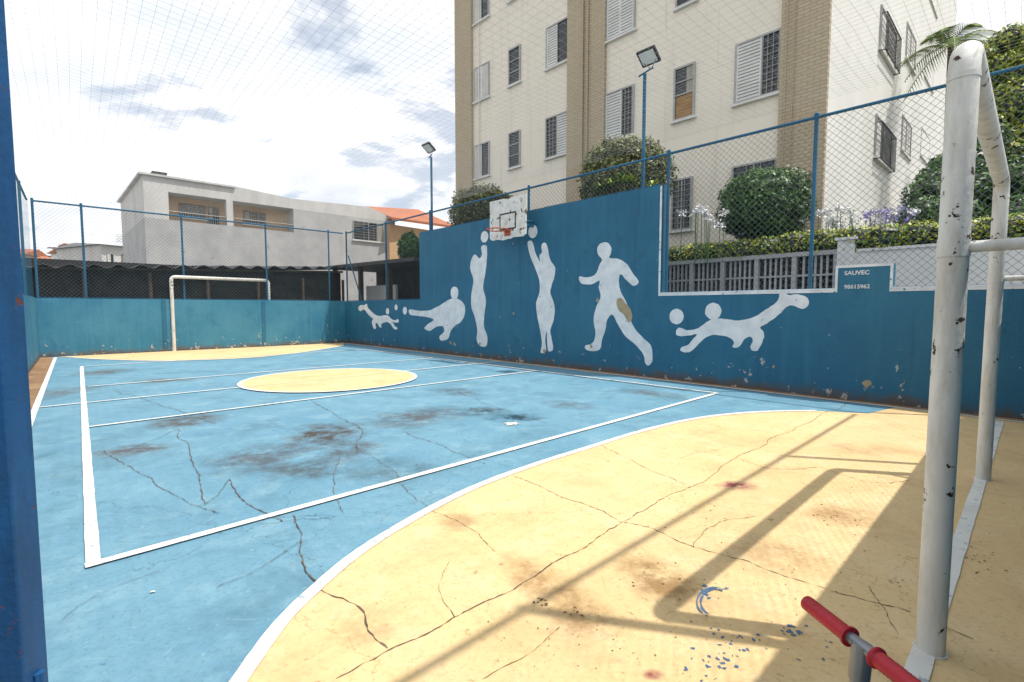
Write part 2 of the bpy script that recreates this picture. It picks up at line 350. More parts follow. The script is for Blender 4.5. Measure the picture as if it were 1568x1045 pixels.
m_cb=simple('chip_blue',(.02,.10,.28),(.10,.16,.2),30); m_cbr=simple('chip_brown',(.16,.08,.04),None,5); m_pale=simple('pale_spot',(.75,.68,.55),None,5); m_scb=simple('scuff_dark',(.05,.09,.12),(.09,.13,.16),20)
zc=[.0062]
def chip(c,r,mat,k=11,squash=.7):
    pts=[]; a0=random.random()*6; zc[0]+=.000003; ra=random.random()*3
    for i in range(k):
        a=a0+2*math.pi*i/k; rr=r*random.uniform(.35,1.25); x,y=rr*math.cos(a),rr*squash*math.sin(a)
        pts.append((c.x+x*math.cos(ra)-y*math.sin(ra),c.y+x*math.sin(ra)+y*math.cos(ra),zc[0]))
    mb.face(pts,mat)
for (x,y,n,sp,mat,r) in ((1090,905,12,18,m_cb,.016),(1125,985,26,60,m_cb,.009),(1213,967,16,20,m_cb,.012),(1110,1010,18,50,m_cb,.010),(1265,1000,9,50,m_cb,.008),(1060,1030,10,60,m_cb,.006),(835,925,12,16,m_cbr,.010),(880,938,10,14,m_cbr,.008),(1180,860,44,130,m_cbr,.004),(800,980,44,160,m_cbr,.004),(1350,900,30,90,m_cbr,.005),(1000,980,44,180,m_cbr,.004),(1480,860,40,60,m_cbr,.007),(600,900,14,80,m_cbr,.003),(1290,780,40,80,m_cbr,.007),(1080,790,26,110,m_cbr,.006),(1010,885,30,60,m_cbr,.006),(250,820,14,150,m_scb,.005),(500,760,16,150,m_scb,.007),(200,950,10,90,m_scb,.004)):
    for i in range(n): chip(G(x+random.gauss(0,sp*.5),y+random.gauss(0,sp*.28)),r*random.uniform(.2,1.2),mat)
chip(G(785,650),.11,m_pale,14); chip(G(235,908),.010,m_pale); chip(G(398,549),.05,m_pale,12)
for sft in (0,6):
    pp=[G(1095+(22+sft)*math.cos(a),925+(20+sft*.5)*math.sin(a)) for a in [x*.25 for x in range(8,22)]]
    ribbon(mb,pp,.006,.0079+sft*.00001,m_cb,.9)
o=mb.obj('paint_chips',floor,False)
for p in o.data.polygons:
    if p.normal.z<0: p.flip()
# ------------------------------------------------------------------ walls
def wall(name,pl,poly,mat,t=.15):
    mb=MB(); mb.prism(pl,poly,-t,0,mat); return mb.obj(name)
uT0=RW.pix(643,450)[0]; uT1=RW.pix(1012,400)[0]; uN0=RW.pix(1279,430)[0]; uN1=RW.pix(1367,430)[0]
rwE=empty('mural_side_wall')
zN=RW.pix(1320,405)[1]
poly=[(-.0,0),(LR+.15,0),(LR+.15,WH),(uN1,WH),(uN1,zN),(uN0,zN),(uN0,WH),(uT1,WH),(uT1,TH_),(uT0,TH_),(uT0,WH),(0,WH)]
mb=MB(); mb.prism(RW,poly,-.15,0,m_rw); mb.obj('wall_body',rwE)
mb=MB(); w=.035
def tr(u0,u1,z0,z1): mb.box(RW,u0,u1,z0,z1,.0005,.006,m_trim)
tr(uT1,uN0-.001,WH-w,WH-.001); tr(uN0,uN0+w*.8,WH-w,zN); tr(uN0+w*.8,uN1-w*.8,zN-w,zN-.001); tr(uN1-w*.8,uN1,WH-w,zN); tr(uN1+.001,LR,WH-w,WH-.001)
tr(uT1-w,uT1-.002,WH-w,TH_-.02)
mb.box(RW,uT1,uN0,WH+.0005,WH+.02,-.152,.004,m_trim); mb.box(RW,uN1,LR,WH+.0005,WH+.02,-.152,.004,m_trim)
mb.obj('white_trim',rwE)
GK=[(1036,505),(1042,502),(1052,506),(1066,504),(1078,497),(1086,491),(1097,488),(1112,489),(1128,491),(1144,489),(1158,484),(1172,475),(1184,467),(1192,459),(1194,450),(1200,447),(1208,452),(1222,451),(1234,455),(1239,463),(1235,471),(1226,473),(1214,468),(1205,470),(1196,479),(1184,489),(1172,497),(1164,502),(1169,508),(1170,516),(1166,527),(1160,537),(1152,537),(1149,531),(1153,522),(1149,516),(1140,520),(1132,531),(1122,532),(1124,524),(1116,517),(1104,514),(1092,513),(1080,518),(1070,527),(1060,537),(1050,540),(1042,537),(1044,532),(1054,528),(1061,520),(1067,512),(1056,514),(1044,515),(1036,513)]
MU={'runner':[(915,380),(920,373),(930,372),(936,380),(935,390),(933,395),(948,397),(960,405),(970,420),(978,432),(970,438),(960,430),(950,420),(948,435),(952,450),(960,465),(964,485),(971,502),(985,518),(997,530),(999,552),(993,560),(988,556),(985,543),(975,530),(958,515),(946,497),(938,482),(930,490),(927,505),(922,520),(918,536),(900,537),(896,530),(908,525),(912,510),(909,490),(913,470),(920,455),(917,440),(918,430),(905,436),(890,434),(887,424),(900,425),(912,420),(918,406),(922,398),(916,390)],
'jumper_b':[(808,372),(815,370),(820,388),(827,401),(826,392),(830,386),(829,378),(832,372),(837,374),(840,387),(843,399),(850,410),(849,424),(844,440),(843,450),(849,468),(848,490),(843,505),(845,520),(847,535),(840,538),(838,525),(837,508),(835,520),(836,538),(828,540),(830,525),(827,505),(823,485),(821,465),(826,448),(826,430),(820,412),(812,392)],
'jumper_a':[(737,378),(745,376),(746,388),(745,405),(743,420),(740,440),(744,460),(742,480),(741,500),(746,515),(745,530),(735,530),(730,520),(731,505),(727,485),(722,470),(722,450),(725,430),(720,410),(723,395),(728,390),(734,396),(738,390)],
'croucher':[(627,474),(640,476),(655,476),(668,471),(680,464),(688,459),(697,457),(706,461),(712,470),(711,484),(705,494),(697,499),(690,508),(686,519),(676,522),(673,516),(680,508),(678,500),(668,501),(658,507),(650,503),(655,497),(664,490),(655,486),(640,484),(628,482)],
'goalkeeper_small':[(611-(x-1034)*62/204, 466+(y-448)*39/92) for x,y in GK][::-1],
'goalkeeper':GK}
mb=MB()
def flat(pl,px,d,mat,n=3,jit=.004):
    uz=[pl.pix(*p) for p in px]; uz=catmull(uz,n) if n>1 else uz
    uz=[(u+random.uniform(-jit,jit),z+random.uniform(-jit,jit)) for u,z in uz]
    mb.prism(pl,uz,.0003,d,mat)
for k,p in MU.items(): flat(RW,p,.003,m_mural,4,.0035)
for (x,y,r) in ((742,363,9),(816,355,10),(1036,485,12),(620,476,6),(606.5,471,4.5),(1092,477,13),(696,449,10),(593.5,477,5)):
    u,z=RW.pix(x,y); R=RW.pix(x,y-r)[1]-z
    mb.prism(RW,[(u+R*math.cos(i*.314)*random.uniform(.95,1.03),z+R*math.sin(i*.314)*random.uniform(.95,1.03)) for i in range(20)],.0003,.0034,m_mural)
m_ply=simple('peeled_patch',(.42,.34,.20),(.33,.26,.16),12)
flat(RW,[(944,462),(950,456),(957,463),(966,475),(968,488),(962,494),(955,482),(947,474)],.005,m_ply,3,.006)
random.seed(8)
for (x,y,s) in ((690,525,.05),(695,527,.03),(735,527,.04),(834,538,.05),(905,530,.04),(787,480,.03),(766,486,.02),(915,460,.035),(1185,562,.02),(1327,588,.05),(640,478,.02),(700,500,.02),(845,470,.015),(780,530,.02)):
    u,z=RW.pix(x,y); mb.prism(RW,[(u+s*random.uniform(.4,1.2)*math.cos(a),z+s*1.2*random.uniform(.5,1.2)*math.sin(a)) for a in [i*.62 for i in range(10)]],.0003,.0056,m_ply)
mb.obj('silhouette_mural',rwE,True)
def text(body,size,pl,px,py,name,d,mat):
    cu=bpy.data.curves.new(name,'FONT'); cu.body=body; cu.size=size; cu.align_x='CENTER'; cu.extrude=.001; cu.offset=.001
    o=bpy.data.objects.new(name,cu); S.collection.objects.link(o); bpy.context.view_layer.update()
    me=bpy.data.meshes.new_from_object(o.evaluated_get(bpy.context.evaluated_depsgraph_get())); bpy.data.objects.remove(o)
    rr=random.Random(3)
    for v in me.vertices: v.co.x+=rr.uniform(-.002,.002); v.co.y+=rr.uniform(-.002,.002)
    u,z=pl.pix(px,py); ob=bpy.data.objects.new(name,me); S.collection.objects.link(ob)
    M=Matrix.Identity(4); X=pl.U; Y=Vector((0,0,1)); N=X.cross(Y)
    for i in range(3): M[i][0]=X[i]; M[i][1]=Y[i]; M[i][2]=N[i]; M[i][3]=pl.P(u,z,d)[i]
    ob.matrix_world=M; me.materials.clear(); me.materials.append(mat); ob.parent=rwE
text('SAUVEC',.075,RW,1312,421,'wall_lettering_a',.004,m_mural); text('98615962',.07,RW,1312,442,'wall_lettering_b',.004,m_mural)
wall('court_end_wall',FW,[(0,0),(LF,0),(LF,WH),(0,WH)],m_fw)
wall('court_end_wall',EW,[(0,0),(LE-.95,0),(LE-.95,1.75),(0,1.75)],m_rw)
wall('court_left_wall',LW,[(0,0),(LL-1.2,0),(LL-1.2,WH),(0,WH)],m_fw)
mb=MB()
for x in (252,404):
    u=FW.pix(x,500)[0]; mb.box(FW,u-.05,u+.05,0,WH-.02,.0,.012,m_rw)
mb.obj('wall_pilasters')
# ------------------------------------------------------------------ chain-link fences
def mesh(mb,pl,u0,u1,z0,z1,d,s,w,mat,seg=.3):
    Hh=z1-z0; c=u0-Hh; q=w*.707
    while c<u1:
        a=max(c,u0); b=min(c+Hh,u1)
        if b>a:
            n=max(1,int((b-a)/seg))
            for i in range(n):
                x0=a+(b-a)*i/n; x1=a+(b-a)*(i+1)/n
                za,zb=z0+(x0-c),z0+(x1-c)
                mb.face([pl.P(x0-q/2,za+q/2,d),pl.P(x0+q/2,za-q/2,d),pl.P(x1+q/2,zb-q/2,d),pl.P(x1-q/2,zb+q/2,d)],mat)
                za,zb=z1-(x0-c),z1-(x1-c)
                mb.face([pl.P(x0-q/2,za-q/2,d+.002),pl.P(x0+q/2,za+q/2,d+.002),pl.P(x1+q/2,zb+q/2,d+.002),pl.P(x1-q/2,zb-q/2,d+.002)],mat)
        c+=s
def fence(name,pl,segs,posts,top,u0,u1,s=.09,w=.0042,mat=None,pr=.026,post_base=WH,ptop=FH):
    e=empty(name); mb=MB()
    for sg in segs: mesh(mb,pl,*sg,-.05,s,w,mat or m_wire)
    mb.obj('chain_link',e,False); mb=MB()
    mb.tube([pl.P(u0,ptop,-.07),pl.P(u1,ptop,-.07)],.022,m_pipe)
    for u in posts:
        b=post_base(u) if callable(post_base) else post_base
        mb.tube([pl.P(u,b-.02,-.075),pl.P(u,ptop+.03,-.075)],pr,m_pipe); mb.ball(pl.P(u,ptop+.04,-.075),.032,m_pipe,8,6)
    for sg in segs: mb.tube([pl.P(sg[0],sg[2]+.02,-.05),pl.P(sg[1],sg[2]+.02,-.05)],.006,m_pipe,5)
    mb.obj('pipes',e); return e
pr_=[RW.pix(x,y)[0] for x,y in ((588,400),(655,340),(806,300),(1020,280),(1243,300))]
fence('chain_link_fence',RW,[(0,uT0,WH,FH),(uT0,uT1,TH_,FH),(uT1,LR,WH,FH)],[0.02]+pr_+[LR-.05],FH,0,LR,post_base=lambda u: TH_ if uT0<u<uT1 else WH)
pf=[FW.pix(x,400)[0] for x in (129,281,409,505)]
fence('chain_link_fence',FW,[(0,LF,WH,FH)],[.02]+pf,FH,0,LF)
fence('chain_link_fence',LW,[(0,LL-1.2,WH,FH)],[2,4.5,7,9.5,12],FH,0,LL-1.2,s=.07,w=.010,mat=m_wireb)
fence('chain_link_fence',EW,[(0,LE-.95,1.75,4.0)],[2.3,(EW.U.dot(Vector((1.72,1.6,0))-EW.o)),LE-.95],4.0,0,LE-.95,post_base=1.75,ptop=4.0,pr=.03)
mb=MB(); mb.tube([RW.P(.05,3.0,-.12),RW.P(1.0,WH,-.12)],.02,m_pipe); mb.obj('fence_brace')
mb=MB(); q=[cFL,cFR,cNR,cNL]
def netp(a,b):
    p=(q[0]*(1-a)+q[1]*a)*(1-b)+(q[3]*(1-a)+q[2]*a)*b
    sag=.22*math.sin(math.pi*a)*math.sin(math.pi*b)+.05*abs(math.sin(a*12))*abs(math.sin(b*9))
    return Vector((p.x,p.y,3.86-sag+.12*b))
NA,NB=84,160
for i in range(NA+1): mb.tube([netp(i/NA,j/54) for j in range(55)],.0011,m_net,3,False)
for i in range(NB+1): mb.tube([netp(j/34,i/NB) for j in range(35)],.0011,m_net,3,False)
mb.obj('overhead_safety_net',None,False)
# ------------------------------------------------------------------ goals
def goal(p0,p1,h,r,back,zst,name='football_goal',bend=.10):
    mb=MB(); p0=Vector((p0.x,p0.y,0)); p1=Vector((p1.x,p1.y,0)); t=(p1-p0).normalized(); Z=Vector((0,0,1))
    pts=[p0,p0+Z*h*.33,p0+Z*h*.66]+[p0+Z*(h-bend)+t*bend*(1-math.cos(a))+Z*bend*math.sin(a) for a in [i*math.pi/12 for i in range(7)]]
    e=[p1+Z*(h-bend)-t*bend*(1-math.cos(a))+Z*bend*math.sin(a) for a in [i*math.pi/12 for i in range(6,-1,-1)]]+[p1+Z*h*.5,p1]
    mb.tube(pts+e,r,m_goal,24)
    for p in (p0,p1):
        mb.tube([p,p+Z*.008],r*1.2,m_goal,20)
        if back:
            mb.tube([p+Z*zst+back*.0,p+Z*zst+back],r*.45,m_goal,12); mb.tube([p+Z*(zst-.03),p+Z*(zst+.03)],r*1.06,m_goal,24)
    for p in (p0,p1): mb.tube([p+Z*(h-bend-.01),p+Z*(h-bend+.008)],r*1.05,m_goal,24)
    return mb.obj(name)
g0=G(1424,998); g1=G(1505,735)
def hgt(g,px,py):
    r=ray(px,py); return H+r.z*(g.y/r.y)
h0=hgt(g0,1460,72); h1=hgt(g1,1526,278)
bk=-EW.n
dist=abs((Vector((g0.x,g0.y,0))-EW.o).dot(EW.n))
goal(g0,g1,(h0+h1)/2,.041,bk*dist,hgt(g0,1450,380))
f0=G(267,538); f1=G(414,530)
goal(f0,f1,hgt(f0,265,424),.045,None,1)
# ------------------------------------------------------------------ backboard
random.seed(12)
bb=empty('basketball_hoop')
dd=.35
u0=RW.pix(750,306,dd)[0]; u1=RW.pix(805,300,dd)[0]; zb=RW.pix(778,366,dd)[1]; zt=RW.pix(778,303,dd)[1]
mb=MB()
edge=[(u0,zt),(u0,zb+.06),(u0+.05,zb+.02)]
for i in range(1,12):
    edge.append((u0+(u1-u0)*i/12,zb+random.uniform(-.015,.03)))
edge+=[(u1,zb+.05),(u1,zt),(u0+(u1-u0)*.62,zt+.0),(u0+(u1-u0)*.55,zt-.03),(u0+(u1-u0)*.4,zt)]
mb.prism(RW,edge,dd-.03,dd,m_board)
x0,_=RW.pix(765,330,dd); x1,_=RW.pix(790,330,dd); za=RW.pix(777,352,dd)[1]; zc_=RW.pix(777,326,dd)[1]
t=.03
for (a,b,c,d) in ((x0,x1,zc_-t,zc_),(x0,x1,za,za+t),(x0,x0+t,za+t,zc_-t),(x1-t,x1,za+t,zc_-t)): mb.box(RW,a,b,c,d,dd+.0005,dd+.004,m_black)
mb.obj('backboard',bb)
mb=MB(); uc=(x0+x1)/2; zr=za-.03; R=.22
ring=[RW.P(uc+R*math.cos(a),zr,dd+.08+R+R*math.sin(a)) for a in [i*math.pi/12 for i in range(25)]]
mb.tube(ring,.013,m_orange,8); mb.box(RW,uc-.09,uc+.09,zr-.10,zr+.03,dd+.001,dd+.014,m_orange); mb.box(RW,uc-.05,uc+.05,zr-.012,zr+.008,dd+.014,dd+.09,m_orange)
mb.obj('rim',bb)
mb=MB()
for uu in (u0+.12,u1-.12):
    for zz in (zb+.25,TH_-.25): mb.tube([RW.P(uu,min(zz,TH_-.1),0),RW.P(uu,zz,dd-.03)],.022,m_pipe)
mb.tube([RW.P(u0+.12,zb+.03,dd-.05),RW.P(u0+.12,zt-.03,dd-.05)],.02,m_pipe); mb.tube([RW.P(u1-.12,zb+.03,dd-.05),RW.P(u1-.12,zt-.03,dd-.05)],.02,m_pipe)
mb.obj('bracket',bb)
# ------------------------------------------------------------------ floodlights
def lamp(px,ptop,hx):
    e=empty('floodlight_pole'); u,zt=RW.pix(px,ptop,-.12); mb=MB()
    mb.tube([RW.P(u,.0,-.19),RW.P(u,zt,-.19)],.03,m_pipe,10); mb.tube([RW.P(u-.12,zt,-.19),RW.P(u+hx,zt+.06,-.19)],.015,m_pipe,8)
    mb.obj('pole',e); mb=MB()
    c=RW.P(u+hx*.8,zt+.20,-.08); X=RW.U; Nf=(RW.n*.6+Vector((0,0,-.8))).normalized(); Yv=X.cross(Nf)
    def bx(w,h,d0,d1,mat):
        vs=[c+X*sx*w+Yv*sy*h+Nf*d for d in (d0,d1) for sx,sy in ((-1,-1),(1,-1),(1,1),(-1,1))]
        mb.raw(vs,[(0,1,2,3),(4,5,6,7),(0,1,5,4),(1,2,6,5),(2,3,7,6),(3,0,4,7)],mat)
    bx(.17,.14,-.05,0,m_black); bx(.14,.11,.0,.006,m_shut)
    mb.tube([RW.P(u+hx*.8,zt+.04,-.19),c-Nf*.03-X*.19,c-Nf*.02],.008,m_steel,6)
    mb.tube([RW.P(u+hx*.8,zt+.04,-.19),c-Nf*.03+X*.19,c-Nf*.02],.008,m_steel,6)
    mb.obj('lamp_head',e)
lamp(657,240,.03); lamp(984,112,.16)
# ------------------------------------------------------------------ gate post at left
mb=MB()
r=ray(-2,HY); gp=Vector((r.x/r.y*.92,.92,0)); GP=PL(gp,gp+Vector((-1,-.15,0)),(0,0))
mb.box(GP,0,.11,0,3.7,-.06,.0,m_gate); mb.box(GP,.11,.72,3.58,3.68,-.055,-.01,m_gate); mb.box(GP,.11,.72,.08,.16,-.055,-.01,m_gate); mb.box(GP,.72,.8,0,3.7,-.06,0,m_gate)
mb.box(GP,.11,.72,1.0,1.06,-.055,-.01,m_gate)
for zz in (.35,2.7): mb.tube([GP.P(-.004,zz,-.03),GP.P(-.004,zz+.12,-.03)],.010,m_gate,8)
for i in range(5): mb.box(GP,.2+i*.1,.215+i*.1,.16,3.58,-.04,-.025,m_gate)
go=mb.obj('steel_gate'); bv=go.modifiers.new('b','BEVEL'); bv.width=.004; bv.segments=2; bv.limit_method='ANGLE'
# ------------------------------------------------------------------ scooter
sc=empty('kick_scooter'); zs=.56
a=G(1234,922,zs); b=G(1392,1047,zs); ax=(b-a).normalized()
L=(b-a).length; tot=L*1.22; c=a+ax*tot*.5; mb=MB(); bE=a+ax*tot; gl=.118
for o_,s_ in ((a,1),(bE,-1)):
    prof=[(0,.011),(.003,.0155),(.012,.0160)]
    for i in range(12): prof+=[(.016+i*.0078,.0150),(.020+i*.0078,.0162)]
    prof+=[(gl-.006,.015),(gl-.005,.020),(gl,.020)]
    mb.tube([o_+ax*s_*p for p,_ in prof],[q_ for _,q_ in prof],m_red,16)
mb.obj('grips',sc); mb=MB()
mb.tube([a+ax*gl,bE-ax*gl],.0115,m_steel,12); ft=c+Vector((-.03,0,-zs+.14))
mb.tube([c+Vector((0,0,.005)),c+(ft-c)*.15],.018,m_steel,12); mb.tube([c,ft],.0145,m_steel,12)
mb.obj('handlebar_stem',sc); mb=MB()
nx=Vector((ax.y,-ax.x,0)); nx=nx if nx.x>0 else -nx
SP=PL(Vector((ft.x,ft.y,0)),Vector((ft.x,ft.y,0))+nx,(0,0))
mb.prism(SP,[(.04,.07),(.40,.07),(.44,.09),(.04,.09)],-.05,.05,m_red)
mb.tube([SP.P(.04,.08,0),SP.P(0,.15,0)],.016,m_steel)
for uu in (-.04,.46):
    mb.tube([SP.P(uu,.05,-.016),SP.P(uu,.05,.016)],.05,m_black,20)
    for d in (-.024,.024): mb.tube([SP.P(uu,.05,d),SP.P(uu+(.04 if uu<0 else -.05),.11 if uu<0 else .08,d)],.006,m_steel,6)
mb.obj('deck_wheels',sc)
mb=MB(); bp=G(428,527); mb.ball((bp.x,bp.y,.11),.11,simple('ball_mat',(.35,.2,.08),(.1,.06,.03),14)); mb.obj('football')
# ------------------------------------------------------------------ apartment building
ap=empty('apartment_building')
ac=D(1160,HY,11.6); AP=PL(ac,Vector((ac.x,ac.y,0))+RW.U,(0,0))
def pu(px,py=HY): return AP.pix(px,py)[0]
uA,uB=pu(703,250),pu(1264,200); Z0=1.9; Z1=21
mb=MB(); mb.box(AP,uA,uB,Z0,Z1,-19,0,m_cream); mb.box(AP,uB,uB+.012,Z0,Z1,-19,-.001,m_side); mb.obj('walls',ap)
mb=MB()
for a_,b_ in ((uA-.1,pu(725,200)),(pu(871,150),pu(928,150)),(pu(1195,150),uB+.02)): mb.box(AP,a_,b_,Z0,Z1+.3,-.02,.10,m_bandt)
mb.obj('tile_bands',ap)
ub0=pu(871,150); ub1=pu(928,150)
mb=MB()
for k in (.45,.58): mb.tube([AP.P(ub0+(ub1-ub0)*k,Z0,.14),AP.P(ub0+(ub1-ub0)*k,Z1,.14)],.035,m_bandt,8)
mb.tube([AP.P(pu(735,150),Z0,.05),AP.P(pu(735,150),Z1,.05)],.02,m_cream,6)
for x in (1205,1216): mb.tube([AP.P(pu(x,150),Z0,.13),AP.P(pu(x,150),Z1,.13)],.012,m_bandt,6)
mb.obj('drain_pipes',ap)
SD=PL(AP.P(uB+.013,0),AP.P(uB+.013,0)+dE,(20,0))
mbW=MB(); wr=random.Random(2)
def win(pl,u0,u1,z0,z1,style,d=0.0,fr=None):
    mb=mbW; f=.045; fr=fr or m_frame
    mb.box(pl,u0,u1,z0,z1,d+.001,d+.010,m_glass)
    if wr.random()<.5:
        cw=(u1-u0)*wr.uniform(.15,.4); s_=wr.random()<.5
        mb.box(pl,u0 if s_ else u1-cw,u0+cw if s_ else u1,z0+(0 if wr.random()<.6 else (z1-z0)*.3),z1,d+.0105,d+.0125,m_curt)
    for a,b,c,e in ((u0-f,u1+f,z1,z1+f),(u0-f,u1+f,z0-f,z0),(u0-f,u0,z0,z1),(u1,u1+f,z0,z1)): mb.box(pl,a,b,c,e,d+.001,d+.05,fr)
    mb.box(pl,u0-.1,u1+.1,z0-f-.05,z0-f,d+.001,d+.09,m_shut)
    um=(u0+u1)/2
    def shut(a,b):
        n=int((z1-z0)/.075)
        mb.box(pl,a,b,z0,z1,d+.013,d+.018,m_frame)
        for i in range(n):
            z=z0+(i+.15)*(z1-z0)/n; mb.prism(pl,[(a+.03,z),(b-.03,z),(b-.03,z+.048),(a+.03,z+.048)],d+.018,d+.036,m_shut)
        for x in (a,b-.035): mb.box(pl,x,x+.035,z0,z1,d+.018,d+.04,m_shut)
    if style=='L': shut(u0,um)
    if style=='R': shut(um,u1)
    if style=='LR': shut(u0,um-.003); shut(um+.003,u1)
    if style=='L2': shut(u0,u0+(u1-u0)*.6)
    if style in('L','R','L2','G'):
        x=um if style!='L2' else u0+(u1-u0)*.62
        mb.box(pl,x-.015,x+.015,z0,z1,d+.019,d+.045,fr)
    if style=='H':
        for k in (.33,.66): mb.box(pl,u0,u1,z0+(z1-z0)*k-.015,z0+(z1-z0)*k+.015,d+.013,d+.04,fr)
    if style=='W':
        mb.box(pl,u0+.02,u1-.02,z0,z0+(z1-z0)*.45,d+.013,d+.02,m_wood); mb.box(pl,u0,u1,z0+(z1-z0)*.72,z0+(z1-z0)*.74,d+.013,d+.04,m_frame)
        mb.box(pl,u0,u1,z0+(z1-z0)*.46,z0+(z1-z0)*.49,d+.013,d+.04,m_frame)
    if style in('L2','G','R'):
        a,b=(u0,u1) if style=='G' else ((x,u1) if style=='L2' else (u0,um))
        n=max(3,int((z1-z0)/.13))
        for i in range(1,n): mb.tube([pl.P(a,z0+(z1-z0)*i/n,d+.055),pl.P(b,z0+(z1-z0)*i/n,d+.055)],.007,m_frame,4,False)
        for i in range(0,4): mb.tube([pl.P(a+(b-a)*i/3,z0,d+.056),pl.P(a+(b-a)*i/3,z1,d+.056)],.007,m_frame,4,False)
cols=[(729,749,222,270,['LR','L','LR','L','R']),(781,796,204,255,['H','H','H','H','H']),(838,870,178,237,['L','R','L','LR','L']),(929,969,140,210,['G','L2','LR','L','L']),(1035,1062,104,180,['G','W','H','H','H']),(1129,1193,60,148,['G','L2','LR','L','L'])]
for x0,x1,y0,y1,st in cols:
    a,b=pu(x0,(y0+y1)/2),pu(x1,(y0+y1)/2); zt=AP.pix((x0+x1)/2,y0)[1]; zb=AP.pix((x0+x1)/2,y1)[1]
    for k in range(-1,4):
        win(AP,a,b,zb+2.8*k,zt+2.8*k,st[k+1])
        if zb+2.8*k>16: break
for x0,x1,y0,y1,s in ((1338,1362,190,250,'G'),(1378,1392,185,236,'G'),(1408,1421,205,246,'H')):
    a,b=SD.pix(x0,220)[0],SD.pix(x1,220)[0]; zt=SD.pix((x0+x1)/2,y0)[1]; zb=SD.pix((x0+x1)/2,y1)[1]
    for k in range(-1,4): win(SD,a,b,zb+2.8*k,zt+2.8*k,s)
    if x0==1338:
        for k in range(-1,4):
            z=zb+2.8*k
            for j in range(14): mbW.tube([SD.P(a+(b-a)*j/13,z-.1,.16),SD.P(a+(b-a)*j/13,z+.85,.16)],.012,m_black,4,False)
            mbW.tube([SD.P(a,z+.85,.02),SD.P(a,z+.85,.16),SD.P(b,z+.85,.16),SD.P(b,z+.85,.02)],.015,m_black,5); mbW.tube([SD.P(a,z-.1,.02),SD.P(a,z-.1,.16),SD.P(b,z-.1,.16),SD.P(b,z-.1,.02)],.015,m_black,5)
mbW.obj('windows',ap)
# ------------------------------------------------------------------ terrace / garden
TZ=2.0; dR=-1.5
terr=MB(); ut0=RW.pix(640,400)[0]
terr.box(RW,ut0,LR+45,-.02,TZ,-70,dR-.12,m_soil); terr.obj('garden_terrace')
mb=MB(); uw=RW.pix(1282,420,dR)[0]
z_t=2.12
mb.box(RW,ut0,uw,0,1.35,dR-.12,dR,m_conc); mb.box(RW,ut0,uw,z_t-.07,z_t,dR-.12,dR+.02,m_conc)
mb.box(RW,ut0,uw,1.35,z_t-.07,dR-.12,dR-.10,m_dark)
u=ut0
while u<uw:
    mb.box(RW,u,u+.07,1.35,z_t-.07,dR-.09,dR+.01,m_conc)
    for j in range(1,6): mb.box(RW,u+.07+j*.085,u+.07+j*.085+.03,1.35,z_t-.07,dR-.07,dR-.03,m_conc)
    mb.box(RW,u+.07,u+.6,1.72,1.75,dR-.068,dR-.02,m_conc)
    u+=.6
mb.obj('louvre_retaining_wall')
mb=MB(); mb.box(RW,uw,uw+.22,0,2.25,dR-.15,dR+.06,m_white); mb.box(RW,uw-.03,uw+.25,2.25,2.29,dR-.18,dR+.09,m_white)
mb.box(RW,uw+.22,LR+8,0,2.06,dR-.12,dR,m_white); mb.box(RW,uw+.25,LR+8,2.06,2.10,dR-.15,dR+.03,m_white); mb.obj('white_garden_wall')
